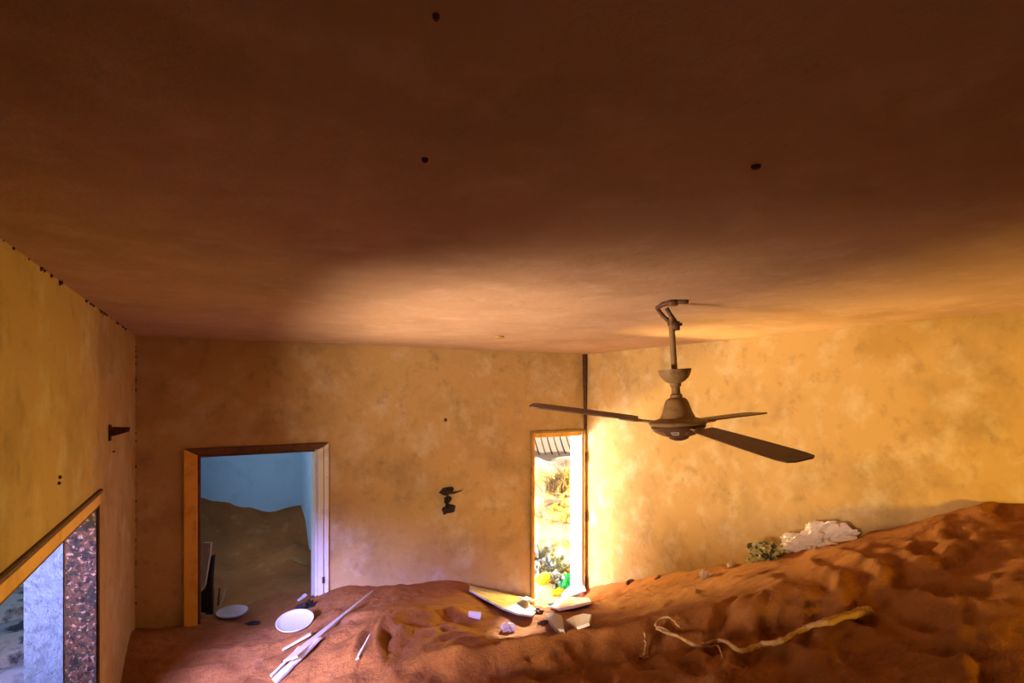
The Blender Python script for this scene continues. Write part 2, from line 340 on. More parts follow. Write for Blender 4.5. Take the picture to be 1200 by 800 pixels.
# next room
slab('wall_next_room_far', 'x', YN, YN+.2, XL, XN+.15, ZF, ZC, [], M['blue_wall'])
slab('wall_next_room_right', 'y', XN, XN+.15, YB+.2, YN, ZF, ZC, [], M['blue_wall'])
bm = bmesh.new(); box(bm, (XL, YB+.201, ZF), (XL+.012, 5.2, ZC)); box(bm, (XL, 6.3, ZF), (XL+.012, YN, ZC)); box(bm, (XL, 5.2, ZF), (XL+.012, 6.3, -1.0)); box(bm, (XL, 5.2, -.1), (XL+.012, 6.3, ZC))
tag(mesh_obj('wall_next_room_left', bm, M['blue_wall']), kind='structure')

# sand
tag(grid('sand_drift', sand_z, XL, XR, YF, YB+.2, 0.0125, M['sand']), 'deep orange wind-blown sand drifted across the room floor', 'sand', kind='stuff')
tag(grid('sand_heap', sand2_z, XL+.012, XN, YB+.2, YN, 0.02, M['sand']), 'brown sand heaped up in the next room beyond the left doorway', 'sand', kind='stuff')
tag(grid('courtyard_ground', out_z, 1.16, 9.5, YB+.2, 12, 0.05, M['white_sand']), kind='structure')
tag(grid('outdoor_ground', left_z, -6, XO, 0.5, 14, 0.04, M['blue_ground']), kind='structure')

# ------------------------------------------------------------------ door and window joinery
def board_outline(name, pts, axis_y, th, m, parent, bev=0.004):
    """flat board in the back-wall plane: outline in (x, z), standing th proud of y"""
    bm = bmesh.new()
    mt = Matrix(((1, 0, 0, 0), (0, 0, -1, axis_y), (0, 1, 0, 0), (0, 0, 0, 1)))
    prism(bm, pts, th, mt)
    if bev: bmesh.ops.bevel(bm, geom=bm.edges[:], offset=bev, segments=1, affect='EDGES')
    return mesh_obj(name, bm, m, parent)
d1 = empty('door_1', (D1[0], YB, -1.7)); tag(d1, kind='structure')
a, b = D1; cw = .085  # left casing ochre, right casing pale, head casing dark brown
board_outline('casing', [(a-cw, -2.3), (a, -2.3), (a, DH), (a-cw, DH+.05)], YB, .035, M['ochre_wood'], d1)['label'] = 'ochre yellow left casing board with a mitred top'
board_outline('casing', [(b, -2.3), (b+cw*.5, -2.3), (b+cw*.5, DH+.02), (b, DH)], YB, .03, M['white_wood'], d1)['label'] = 'pale blue-white inner strip of the right casing'
board_outline('casing', [(b+cw*.53, -2.3), (b+cw, -2.3), (b+cw, DH+.05), (b+cw*.53, DH+.02)], YB, .02, M['white_wood'], d1)['label'] = 'pale blue-white outer strip of the right casing'
board_outline('head_casing', [(a, DH), (b, DH), (b+cw, DH+.05), (a-cw, DH+.05)], YB, .02, M['dark_wood'], d1)['label'] = 'dark brown head casing'
for x0, x1 in ((a, a+.018), (b-.018, b)):
    bm = bmesh.new(); box(bm, (x0, YB-.005, -2.3), (x1, YB+.2, DH), .003); mesh_obj('jamb', bm, M['white_wood'] if x0 > 0 else M['dark_wood'], d1)
bm = bmesh.new(); box(bm, (a+.018, YB-.005, DH-.018), (b-.018, YB+.2, DH), .003); mesh_obj('head_jamb', bm, M['dark_wood'], d1)
p = onB(378, 678)
bm = bmesh.new(); box(bm, (p.x-.008, YB-.034, p.z-.025), (p.x+.008, YB-.03, p.z+.025), .001); mesh_obj('strike_plate', bm, M['rust'], d1)

d2 = empty('door_2', (D2[0], YB, -2.1)); tag(d2, kind='structure')
a, b = D2; H2 = -.405
board_outline('casing', [(a-.02, -2.4), (a, -2.4), (a, H2), (a-.02, H2+.02)], YB, .02, M['olive_wood'], d2, .002)
board_outline('casing', [(b, -2.4), (b+.026, -2.4), (b+.026, H2+.02), (b, H2)], YB, .03, M['olive_wood'], d2, .002)
board_outline('head_casing', [(a, H2), (b, H2), (b+.026, H2+.02), (a-.02, H2+.02)], YB, .02, M['olive_wood'], d2, .002)
bm = bmesh.new(); box(bm, (a, YB-.004, -2.4), (a+.035, YB+.2, H2), .003); mesh_obj('jamb', bm, M['ochre_wood'], d2)
bm = bmesh.new(); box(bm, (b-.02, YB-.004, -2.4), (b, YB+.2, H2), .003); mesh_obj('jamb', bm, M['white_wood'], d2)
bm = bmesh.new(); box(bm, (a+.035, YB-.004, H2-.045), (b-.02, YB+.2, H2), .003); mesh_obj('head_jamb', bm, M['ochre_wood'], d2)
for v in (535, 604, 678):
    z = onB(688, v).z
    bm = bmesh.new(); tube(bm, [(b+.004, YB-.036, z-.05), (b+.004, YB-.036, z+.05)], .009, 10); mesh_obj('hinge', bm, M['rust'], d2, True)
# dark strip in place of the corner shadow gap above the right door
bm = bmesh.new(); tube(bm, [(XR-.022, YB-.02, ZC), (XR-.020, YB-.022, .1), (XR-.018, YB-.02, -.15), (XR-.014, YB-.018, H2+.02)], [.024, .021, .017, .012], 12, .06)
tag(mesh_obj('corner_shadow_strip', bm, M['rust'], None, True), kind='structure')

w1 = empty('window_1', (XL, 3.13, -1.9)); tag(w1, kind='structure')
def rough_block(a, b, step, amp, m, name, parent, sd):
    bm = bmesh.new(); box(bm, a, b)
    n = int(max(abs(b[i]-a[i]) for i in range(3))/step)
    for ax in range(3):
        k = int(abs(b[ax]-a[ax])/step)
        for i in range(1, k):
            co = [0, 0, 0]; co[ax] = a[ax]+(b[ax]-a[ax])*i/k; no = [0, 0, 0]; no[ax] = 1
            bmesh.ops.bisect_plane(bm, geom=bm.verts[:]+bm.edges[:]+bm.faces[:], plane_co=co, plane_no=no)
    for v in bm.verts:
        d = noise.noise_vector(v.co*38+Vector((sd, 0, 0)))+0.6*noise.noise_vector(v.co*15)
        v.co += Vector((0, d.y, d.x*0.25))*amp
    return mesh_obj(name, bm, m, parent)
rough_block((XL-.115, 3.105, -1.9), (XL-.004, 3.16, W1[3]), .011, .007, M['speckle'], 'inner_reveal', w1, 1)['label'] = 'crumbling speckled brown inner reveal'
rough_block((XO-.01, 3.112, -1.9), (XL-.125, 3.16, W1[3]), .02, .002, M['reveal'], 'outer_reveal', w1, 2)['label'] = 'pale blue-white plastered outer reveal'
bm = bmesh.new(); box(bm, (XL-.012, W1[0], W1[3]-.004), (XL+.006, 3.14, W1[3]+.006), .001); mesh_obj('drip_edge', bm, M['dark_wood'], w1)
bm = bmesh.new(); box(bm, (XL-.004, 3.128, -1.9), (XL+.005, 3.142, W1[3]+.004), .001); mesh_obj('edge_strip', bm, M['dark_wood'], w1)
bm = bmesh.new(); box(bm, (XL-.004, W1[0], W1[3]+.006), (XL+.010, 3.14, W1[3]+.055), .003); mesh_obj('head_band', bm, M['ochre_wood'], w1)
bm = bmesh.new(); box(bm, (XL-.003, W1[0], W1[3]+.055), (XL+.014, 3.17, W1[3]+.072), .003); mesh_obj('shadow_groove', bm, M['dark_wood'], w1)  # dark strip stands in for the shadow groove above the band

# ------------------------------------------------------------------ ceiling fan
hub = Vector((1.762, 1.690, -.13)); top = Vector((1.735, 1.705, ZC))
fan = tag(empty('ceiling_fan', top), 'dusty brown three-blade ceiling fan hanging crooked from a short rod', 'fan')
ax = (top-Vector((hub.x+.004, hub.y, -.13))).normalized()
fm = Matrix.Translation(hub) @ Vector((0, 0, 1)).rotation_difference(ax).to_matrix().to_4x4()
def fpart(name, prof, m, parent=fan, seg=36, smooth=True):
    bm = bmesh.new(); lathe(bm, prof, seg, fm); o = mesh_obj(name, bm, m, None, smooth)
    o.parent = parent
    o.location = -fan.location if parent is fan else (0, 0, 0)
    md = o.modifiers.new('edge', 'EDGE_SPLIT'); md.split_angle = R(40)
    return o
fpart('rod', [(0, .06), (.013, .06), (.013, .455), (0, .455)], M['fan'])
fpart('rod_cup', [(.0, .165), (.020, .166), (.040, .175), (.056, .190), (.066, .208), (.071, .228), (.066, .228), (.058, .21), (.04, .19), (.0, .185)], M['fan'])
fpart('neck', [(0, .10), (.026, .10), (.026, .118), (.018, .124), (.018, .15), (.024, .156), (.024, .168), (0, .168)], M['fan'])
mh = fpart('motor_housing', [(0, .105), (.030, .105), (.042, .098), (.050, .085), (.062, .045), (.074, .018), (.105, .008), (.122, .002), (.124, -.004), (.118, -.012), (.0, -.012)], M['fan'])
fpart('lower_housing', [(.0, -.012), (.112, -.012), (.116, -.022), (.098, -.042), (.072, -.056), (.045, -.064), (.040, -.072), (.022, -.080), (0, -.083)], M['fan_dark'])
for k in range(10):
    a = k*2*math.pi/10
    bm = bmesh.new(); d = Vector((math.cos(a), math.sin(a), 0)); t = Vector((-d.y, d.x, 0))
    q = [d*.102-t*.018+Vector((0, 0, -.0355)), d*.102+t*.018+Vector((0, 0, -.0355)), d*.080+t*.013+Vector((0, 0, -.0505)), d*.080-t*.013+Vector((0, 0, -.0505))]
    vv = [bm.verts.new(fm @ (x+d*.004)) for x in q]+[bm.verts.new(fm @ x) for x in q]
    bm.faces.new(vv[:4]); bm.faces.new(vv[4:][::-1])
    for i in range(4): bm.faces.new((vv[i], vv[4+i], vv[4+(i+1) % 4], vv[(i+1) % 4]))
    bmesh.ops.recalc_face_normals(bm, faces=bm.faces[:])
    mesh_obj('vent_plate', bm, M['board'] if k % 3 == 0 else M['fan'], fan)
camr = Vector((cs, -sn, 0)); camf = Vector((sn, cs, 0))
for phi, dz, Rr, tw in ((165, .066, .655, -7), (38, .020, .68, -1), (288, -.088, .665, 8)):
    d = (camr*math.cos(R(phi))+camf*math.sin(R(phi)))
    tip = hub+d*Rr+Vector((0, 0, dz)); root = hub+d*.10+Vector((0, 0, dz*.12-.006))
    e = (tip-root); L_ = e.length; e.normalize()
    side = Vector((0, 0, 1)).cross(e).normalized(); nrm = e.cross(side)
    rot = Matrix.Rotation(R(tw), 3, e); side = rot @ side; nrm = rot @ nrm
    mt = Matrix(((e.x, side.x, nrm.x, root.x), (e.y, side.y, nrm.y, root.y), (e.z, side.z, nrm.z, root.z), (0, 0, 0, 1)))
    bm = bmesh.new()
    ol = [(.07, -.045), (.10, -.052), (L_*.6, -.062), (L_-.05, -.066), (L_-.012, -.058), (L_, -.035), (L_, .035), (L_-.012, .054), (L_-.05, .060), (L_*.6, .058), (.10, .05), (.07, .043)]
    prism(bm, ol, .006, mt); bl = mesh_obj('blade', bm, M['fan_dark'], fan)
    bm = bmesh.new()
    prism(bm, [(-.01, -.022), (.05, -.016), (.085, -.034), (.15, -.030), (.15, .030), (.085, .034), (.05, .016), (-.01, .022)], .007, mt @ Matrix.Translation((0, 0, -.008)))
    bi = mesh_obj('blade_iron', bm, M['fan'], None); bi.parent = bl
# hook bracket at the ceiling
ho = top+Vector((0, 0, -.075))
p1 = onC(769, 356.5); p2 = onC(785, 351); p3 = onC(806, 351)
for nm, pts, rr in (('hanger_arm', [at(770, 361, .00372), at(776, 369, .0037), at(784, 377, .0037), at(790, 383, .0037)], .0085),
                    ('hanger_arm', [at(781, 361, .0037), at(786, 369, .0037), at(791, 376, .0037), at(792, 386, .0037)], .0085),
                    ('hook', [at(770, 361, .00372), at(776, 357, .00368), at(783, 354.5, .00366), at(793, 352.5, .0036), at(803, 353.5, .0036), at(806, 352.8, .0036)], .010)):
    bm = bmesh.new(); tube(bm, pts, rr, 10, .08); mesh_obj(nm, bm, M['fan_dark'], fan, True)
bm = bmesh.new(); q = at(791, 380, .0037); tube(bm, [q+Vector((0, 0, -.025)), q+Vector((0, 0, .012))], .021, 12); mesh_obj('rod_clamp', bm, M['fan_dark'], fan, True)
bm = bmesh.new(); q = at(791, 380, .0037); tube(bm, [q-camr*.03, q+camr*.03], .007, 8); mesh_obj('bolt', bm, M['rust'], fan, True)
bm = bmesh.new(); q = onC(788, 352); tube(bm, [q+Vector((0, 0, -.004)), q+Vector((0, 0, -.022))], [.030, .022], 16); mesh_obj('ceiling_plate', bm, M['fan_dark'], fan, True)

# ------------------------------------------------------------------ small fixtures on walls and ceiling
p = onL(128, 506)
br = tag(empty('wall_bracket', p), 'rusty dark metal bracket sticking out high on the left wall', 'bracket')
bm = bmesh.new(); prism(bm, [(-.03, -.045), (.012, -.045), (.02, .035), (-.03, .04)], .008, Matrix(((0, 0, 1, XL), (1, 0, 0, p.y), (0, 1, 0, p.z), (0, 0, 0, 1)))); mesh_obj('back_plate', bm, M['rust'], br)
bm = bmesh.new(); prism(bm, [(.006, -.022), (.03, -.018), (.085, .0), (.088, .022), (.006, .026)], .03, Matrix(((1, 0, 0, XL), (0, 0, 1, p.y-.015), (0, 1, 0, p.z), (0, 0, 0, 1)))); mesh_obj('arm', bm, M['rust'], br)
p = onB(524, 586)
fx = tag(empty('wall_outlet', p), 'broken black electrical outlet with hanging wires on the back wall', 'outlet')
for (u, v, ww, hh) in ((523, 575, .066, .042), (524, 585.5, .042, .036), (525, 596, .068, .050)):
    q = onB(u, v)+Vector((0, -.004, 0)); bm = bmesh.new(); r = bmesh.ops.create_icosphere(bm, subdivisions=4, radius=1)
    for vt in r['verts']:
        f = .85+.45*noise.noise(vt.co*1.3+Vector((u*.37, v*.21, 0)))+.12*noise.noise(vt.co*3+Vector((u, v, 0))); vt.co = Vector((vt.co.x*f*ww, vt.co.y*f*.02, vt.co.z*f*hh))
    mesh_obj('broken_socket', bm, M['black'], fx, False, q)
bm = bmesh.new(); tube(bm, [onB(524, 576)+Vector((0, -.012, 0)), onB(530, 577)+Vector((0, -.02, 0)), onB(535, 575.5)+Vector((0, -.03, 0)), onB(540, 574)+Vector((0, -.03, 0))], [.014, .011, .006, .003], 8); mesh_obj('wire', bm, M['black'], fx, True)
bm = bmesh.new(); tube(bm, [onB(523, 578)+Vector((0, -.02, 0)), onB(521, 588)+Vector((0, -.026, 0)), onB(523, 598)+Vector((0, -.02, 0))], .006, 8); mesh_obj('wire', bm, M['black'], fx, True)
def nub(name, q, n, r, d, label, cat, m=M['rust'], group=None):
    bm = bmesh.new(); n = Vector(n); mt = Matrix.Translation(q) @ Vector((0, 0, 1)).rotation_difference(n).to_matrix().to_4x4()
    lathe(bm, [(0, 0), (r, 0), (r*.95, d*.5), (r*.6, d), (0, d)], 14, mt)
    for v in bm.verts: v.co += noise.noise_vector(v.co*60)*r*.18*(1 if r > .008 else 0)
    o = mesh_obj(name, bm, m); tag(o, label, cat, group); return o
nub('wall_plug', onL(69, 559), (1, 0, 0), .007, .008, 'upper of two rusty plugs above the left window', 'plug')
nub('wall_plug', onL(68, 566), (1, 0, 0), .006, .008, 'lower of two rusty plugs above the left window', 'plug')
nub('nail', onL(132, 529), (1, 0, 0), .004, .012, 'small nail in the left wall just below the bracket', 'nail')
nub('nail', onB(522, 492), (0, -1, 0), .016, .012, 'dark plug high on the back wall above the broken outlet', 'plug')
nub('ceiling_cover', onC(585, 394), (0, 0, -1), .034, .014, 'small round cover on the far ceiling near the back wall', 'cover', M['olive_wood'])
nub('ceiling_plug', onC(498, 186), (0, 0, -1), .006, .006, 'dark plug in the middle of the ceiling', 'plug')
nub('ceiling_plug', onC(886, 194), (0, 0, -1), .0085, .006, 'dark plug in the ceiling above and right of the fan', 'plug')
nub('ceiling_plug', onC(511, 18), (0, 0, -1), .004, .005, 'dark plug in the ceiling nearest the camera', 'plug')
# crumbling edge along the top of the left wall
bm = bmesh.new()
for k in range(46):
    y = random.uniform(.9, 4.45); s = random.uniform(.003, .010)*(1.4 if random.random() < .15 else 1)
    r = bmesh.ops.create_icosphere(bm, subdivisions=1, radius=s)
    for v in r['verts']: v.co += Vector((XL, y, ZC-s*.5))
tag(mesh_obj('plaster_crumbs', bm, M['rust']), 'row of crumbling plaster bits along the left ceiling edge', 'plaster', kind='stuff')
bm = bmesh.new()
for k in range(40):
    z = random.uniform(-1.5, .36); s = random.uniform(.003, .008)
    r = bmesh.ops.create_icosphere(bm, subdivisions=1, radius=s)
    for v in r['verts']: v.co += Vector((XL+s*.3, YB-.003, z))
tag(mesh_obj('corner_crumbs', bm, M['rust']), 'crumbling plaster bits down the left room corner', 'plaster', kind='stuff')

# ------------------------------------------------------------------ things lying on the sand
def G(u, v, lift=0.0, fn=sand_z): p = hit(fn, u, v); return p+Vector((0, 0, lift))
def plank(name, p0, p1, w0, w1, th, m, label, cat='board', jag=.25, roll=0, seed=0, group=None, parent=None, fn=sand_z):
    """split board from p0 to p1, ends broken, edges uneven"""
    rn = random.Random(seed); p0 = Vector(p0); p1 = Vector(p1)
    if roll > -45 and roll < 45 and fn is not None:
        need = max(float(fn(p0.x+(p1.x-p0.x)*t, p0.y+(p1.y-p0.y)*t))-(p0.z+(p1.z-p0.z)*t) for t in np.linspace(.05, .95, 10))
        if need > -.004: p0.z += need*.8+.004; p1.z += need*.8+.004
    e = p1-p0; L_ = e.length; e.normalize(); side = Vector((0, 0, 1)).cross(e).normalized(); nr = e.cross(side)
    rot = Matrix.Rotation(R(roll), 3, e); side = rot @ side; nr = rot @ nr
    bm = bmesh.new(); n = 9; A = []; B = []
    for i in range(n):
        t = i/(n-1); ww = (w0+(w1-w0)*t)/2; x = L_*t
        A.append((x+(rn.uniform(-1, 1)*w0*jag if i in (0, n-1) else 0), -ww*(1+rn.uniform(-.12, .12))))
        B.append((x+(rn.uniform(-1, 1)*w0*jag if i in (0, n-1) else 0), ww*(1+rn.uniform(-.12, .12))))
    mid0 = (-w0*jag*rn.uniform(.2, 1), 0)
    bot = [[bm.verts.new(Vector((x, y, 0))) for x, y in A], [bm.verts.new(Vector((x, y, 0))) for x, y in B]]
    tp = [[bm.verts.new(Vector((x, y, th))) for x, y in A], [bm.verts.new(Vector((x, y, th*rn.uniform(.7, 1.1)))) for x, y in B]]
    for i in range(n-1):
        bm.faces.new((tp[0][i], tp[0][i+1], tp[1][i+1], tp[1][i])); bm.faces.new((bot[0][i], bot[1][i], bot[1][i+1], bot[0][i+1]))
        bm.faces.new((bot[0][i], bot[0][i+1], tp[0][i+1], tp[0][i])); bm.faces.new((bot[1][i+1], bot[1][i], tp[1][i], tp[1][i+1]))
    bm.faces.new((bot[0][0], tp[0][0], tp[1][0], bot[1][0])); bm.faces.new((bot[0][-1], bot[1][-1], tp[1][-1], tp[0][-1]))
    bmesh.ops.recalc_face_normals(bm, faces=bm.faces[:])
    mt = Matrix(((e.x, side.x, nr.x, 0), (e.y, side.y, nr.y, 0), (e.z, side.z, nr.z, 0), (0, 0, 0, 1)))
    bm.transform(mt)
    o = mesh_obj(name, bm, m, parent, False, p0)
    if label: tag(o, label, cat, group)
    return o
def normal_at(p, fn=sand_z, e=.06):
    zx = (float(fn(p.x+e, p.y))-float(fn(p.x-e, p.y)))/(2*e); zy = (float(fn(p.x, p.y+e))-float(fn(p.x, p.y-e)))/(2*e)
    return Vector((-zx, -zy, 1)).normalized()
def lump(name, u, v, size, m, label, cat, seed, fn=sand_z, rough=.5, freq=2., rz=0, sub=4, lift=0, group=None, tilt=True):
    p = hit(fn, u, v, s1=.03); bm = bmesh.new(); crumple(bm, size, seed, sub, rough, freq)
    o = mesh_obj(name, bm, m, None, False, p+Vector((0, 0, lift)))
    q = Vector((0, 0, 1)).rotation_difference(normal_at(p, fn)) if tilt else Matrix.Identity(3).to_quaternion()
    o.rotation_mode = 'QUATERNION'; o.rotation_quaternion = q @ Matrix.Rotation(R(rz), 3, 'Z').to_quaternion()
    tag(o, label, cat, group); return o
def dish(name, u, v, r, label, tilt=(0, 0)):
    p = G(u, v, .0); zz = [float(sand_z(p.x+r*.9*math.cos(k), p.y+r*.9*math.sin(k))) for k in range(6)]; p.z = max(p.z, (sum(zz)/6+max(zz))/2)+.014; bm = bmesh.new()
    lathe(bm, [(0, .000), (r*.7, .0), (r*.93, .010), (r, .020), (r*1.0, .024), (r*.97, .026), (r*.9, .017), (r*.7, .008), (0, .006)], 36)
    o = mesh_obj(name, bm, M['dish'], None, True, p)
    nn = Vector((math.tan(R(tilt[0])), math.tan(R(tilt[1])), 1)).normalized()
    o.rotation_mode = 'QUATERNION'; o.rotation_quaternion = Vector((0, 0, 1)).rotation_difference(nn)
    tag(o, label, 'dish'); return o
dish('round_dish', 272, 725, .112, 'small white round dish lying flat on sand in the left doorway', (0, -2))
dish('round_dish', 346, 735, .120, 'larger pale round dish tilted on the sand in front of the left doorway', (-6, -12))

# long bleached boards at the lower left
plank('long_board', G(322, 800, .0), G(372, 755, .022), .070, .060, .012, M['board'], 'wide broken bleached board at the bottom of the pile left of centre', seed=1, roll=-14)
plank('long_board', G(340, 785, .022), G(437, 702, .02), .070, .012, .012, M['board'], 'long bleached board tapering to a point in front of the left doorway', seed=2, roll=-14)
plank('board_offcut', G(333, 764, .015), G(366, 748, .03), .032, .050, .012, M['board'], 'short split offcut lying above the long tapering board', seed=3, roll=-8)
plank('board_offcut', G(318, 795, .01), G(334, 781, .02), .020, .020, .010, M['board'], 'small splinter left of the wide broken board', seed=4)
plank('board_offcut', G(334, 779, .012), G(352, 763, .02), .018, .028, .010, M['board'], 'thin splinter between the offcut and the long tapering board', seed=5)
plank('wood_splinter', G(419, 776, .01), G(434, 752, .03), .022, .014, .010, M['board'], 'pale splinter standing alone on the sand right of the long boards', seed=6, roll=-30)
# in the left doorway
F2 = sand2_z
def G2(u, v, lift=0.0): return G(u, v, lift, sand2_z)
def upright(name, pix, sc, th, m, label, cat):
    P = [at(u, v, sc) for u, v in pix]; d = camf*th
    bm = bmesh.new(); A = [bm.verts.new(p) for p in P]; B = [bm.verts.new(p+d) for p in P]
    bm.faces.new(A); bm.faces.new(B[::-1])
    for i in range(len(P)): bm.faces.new((A[i], A[(i+1) % len(P)], B[(i+1) % len(P)], B[i]))
    bmesh.ops.recalc_face_normals(bm, faces=bm.faces[:]); tag(mesh_obj(name, bm, m), label, cat)
upright('leaning_board', [(238, 636), (247, 636), (246, 650), (243, 668), (240, 686), (235, 690), (234, 665), (237, 650)], .00655, .02, M['board'], 'upright bleached board leaning inside the left doorway jamb', 'board')
upright('dark_board', [(246, 652), (250, 650), (248, 680), (248, 722), (236, 722), (235, 694), (241, 688), (244, 668)], .0067, .03, M['black'], 'charred dark board behind the leaning pale board', 'board')
for k, (a0, a1, b0, b1, mm, lb) in enumerate(((250, 708, 252, 691, 'stone', 'leftmost of three short sticks upright in the doorway sand'), (256, 707, 258, 689, 'dark_wood', 'middle of three short sticks upright in the doorway sand'), (259, 709, 266, 690, 'board', 'rightmost and palest of three short sticks in the doorway sand'))):
    p = G(a0, a1); z = p/ray(a0, a1).length; s = p.length/ray(a0, a1).length
    plank('short_stick', p-Vector((0, 0, .01)), at(b0, b1, s), .018, .012, .010, M[mm], lb, 'stick', seed=20+k, roll=60)
p = G(230, 723)
plank('plaster_chip', G(228, 722), G(238, 725)+Vector((0, 0, .03)), .09, .015, .012, M['board'], 'white triangular chip at the foot of the yellow door casing', 'chip', seed=31, roll=-60)
lump('dark_rag', 295, 732, (.06, .03, .025), M['black'], 'small black rag just right of the small round dish', 'rag', 4, rough=.6)
lump('dark_rag', 357, 714, (.10, .055, .05), M['black'], 'long black rag at the foot of the right door casing', 'rag', 5, rough=.6, rz=20)
plank('white_scrap', G(349, 712)+Vector((0, 0, .05)), G(359, 708)+Vector((0, 0, .075)), .02, .035, .010, M['dish'], 'white scrap lying on the black rag by the right casing', 'scrap', seed=33)
plank('brown_stick', G2(342, 656), G2(358, 668)+Vector((0, 0, .05)), .022, .018, .014, M['olive_wood'], 'brown stick half buried in the next room sand on the right', 'stick', seed=34, fn=sand2_z)

# centre debris by the right door
def quadpanel(name, pix, th, m, label, cat, lift=.03, fn=sand_z, parent=None):
    """broken sheet whose outline lies on the sand surface"""
    P = [G(u, v, 0, fn)+Vector((0, 0, lift_)) for u, v, lift_ in pix]
    for p in P:
        if p.x < D2[0]+.03: p.y = min(p.y, YB-.035)
    c = sum(P, Vector())/len(P)
    n = Vector()
    for i in range(len(P)): n += (P[i]-c).cross(P[(i+1) % len(P)]-c)
    n.normalize()
    if n.z < 0: n = -n
    bm = bmesh.new(); pr = [p-c-n*(p-c).dot(n)*.7 for p in P]
    tp = [bm.verts.new(x+n*th/2) for x in pr]; bt = [bm.verts.new(x-n*th/2) for x in pr]
    bm.faces.new(tp); bm.faces.new(bt[::-1])
    for i in range(len(pr)): bm.faces.new((bt[i], bt[(i+1) % len(pr)], tp[(i+1) % len(pr)], tp[i]))
    bmesh.ops.recalc_face_normals(bm, faces=bm.faces[:])
    o = mesh_obj(name, bm, m, None, False, c)
    if label: tag(o, label, cat)
    return o
quadpanel('fallen_panel', [(537, 679, .05), (545, 684, .05), (558, 684, .05), (578, 685, .06), (592, 690, .06), (604, 700, .05), (618, 708, .04), (630, 717, .03), (624, 727, .03), (606, 727, .03), (588, 720, .035), (568, 708, .04), (551, 695, .05)], .014, M['panel'],
          'large mottled cream panel fallen on sand left of the right door', 'panel')
quadpanel('white_offcut', [(599, 699, .085), (606, 699, .085), (615, 706, .075), (622, 714, .065), (617, 715, .065), (607, 708, .075)], .012, M['plastic'], 'narrow white offcut lying on the mottled panel', 'offcut')
def cup(u, v, r, h, axis, m, label, name='plastic_cup'):
    p = G(u, v, r*.7); bm = bmesh.new()
    lathe(bm, [(0, 0), (r*.8, 0), (r*.82, .004), (r, h), (r*1.06, h), (r*.94, h-.002), (r*.76, .006), (0, .006)], 20)
    o = mesh_obj(name, bm, m, None, True, p); o.rotation_mode = 'QUATERNION'
    o.rotation_quaternion = Vector((0, 0, 1)).rotation_difference(Vector(axis).normalized()); tag(o, label, 'cup'); return o
cup(549, 722, .026, .085, (.95, -.3, -.25), M['plastic'], 'pinkish white cup lying on its side below the mottled panel')
cup(588, 740, .024, .06, (.8, -.2, .5), M['plastic'], 'crushed white cup half buried at the crest left of the door')
lump('crushed_wrapper', 597, 739, (.045, .035, .045), M['plastic'], 'small bright wrapper stuck to the crushed white cup', 'wrapper', 6, rough=.6, sub=3)
quadpanel('broken_box', [(640, 727, .04), (649, 729, .06), (660, 736, .05), (661, 743, .02), (652, 742, .02), (644, 736, .03)], .035, M['board'], 'dusty flattened box in front of the right doorway', 'box')
lump('dark_rag', 636, 731, (.045, .03, .03), M['dark_wood'], 'brown scrap left of the dusty flattened box', 'rag', 8, sub=3)
quadpanel('curved_offcut', [(664, 734, .03), (672, 730, .05), (684, 728, .05), (694, 731, .04), (690, 736, .03), (676, 740, .02)], .014, M['plastic'], 'boat-shaped pale offcut nearest the camera by the right door', 'offcut')
quadpanel('white_board', [(645, 713, .03), (660, 708, .05), (690, 706, .05), (693, 711, .04), (675, 717, .03), (655, 718, .02)], .016, M['plastic'], 'broad white board across the threshold of the right door', 'board')
quadpanel('white_board', [(655, 703, .06), (668, 697, .08), (684, 693, .08), (686, 699, .07), (668, 706, .06)], .014, M['plastic'], 'shorter white board propped above the broad one at the door', 'board')
lump('crumpled_sheet', 672, 700, (.13, .08, .06), M['plastic'], 'crumpled white sheet in the right doorway between the boards', 'sheet', 9, rough=.7)
lump('red_cap', 686, 697, (.028, .03, .04), M['red'], 'dark red cap against the right door casing', 'cap', 10, sub=3, rough=.2)
lump('clod', 631, 719, (.05, .04, .04), M['dark_wood'], 'brown clod at the foot of the left jamb of the right door', 'clod', 11, sub=3)

# rubbish and rubble beyond the right doorway
def GO(u, v, lift=0.0): return hit(out_z, u, v, .008, .03)+Vector((0, 0, lift))
lump('green_bag', 665, 689, (.12, .08, .17), M['green'], 'bright green plastic bag outside the right door', 'bag', 12, out_z, .5, 1.8, 20)
lump('yellow_tub', 636, 680, (.09, .07, .10), M['yellow'], 'yellow plastic tub left of the grey rags outside the door', 'tub', 13, out_z, .25, 1.2)
lump('yellow_scrap', 657, 694, (.12, .05, .05), M['yellow'], 'yellow scrap just below the green bag', 'scrap', 14, out_z, .5, 2, 10)
for k, (u, v, sx, sz, lb) in enumerate(((634, 657, .16, .17, 'upper left blue-grey rag heap outside the door'), (645, 668, .17, .16, 'middle blue-grey rag heap above the yellow tub'), (650, 683, .12, .13, 'lowest blue-grey rag heap beside the green bag'), (629, 670, .12, .10, 'blue-grey rag heap against the left jamb outside'), (660, 668, .10, .07, 'small blue-grey rag right of the heap outside'))):
    lump('rag_heap', u, v, (sx, sx*.7, sz), M['greycloth'], lb, 'rag', 30+k, out_z, .9, 3.0, k*40)
for k, (u0, v0, u1, v1, lb) in enumerate(((655, 668, 673, 678, 'dark stick lying right of the rag heap outside'), (660, 676, 672, 660, 'dark stick crossing upright near the green bag'), (662, 664, 674, 668, 'short dark stick beyond the crossing sticks'))):
    plank('dark_stick', GO(u0, v0, .02), GO(u1, v1, .05), .03, .02, .02, M['dark_wood'], lb, 'stick', seed=40+k, fn=None)
rn = random.Random(5)
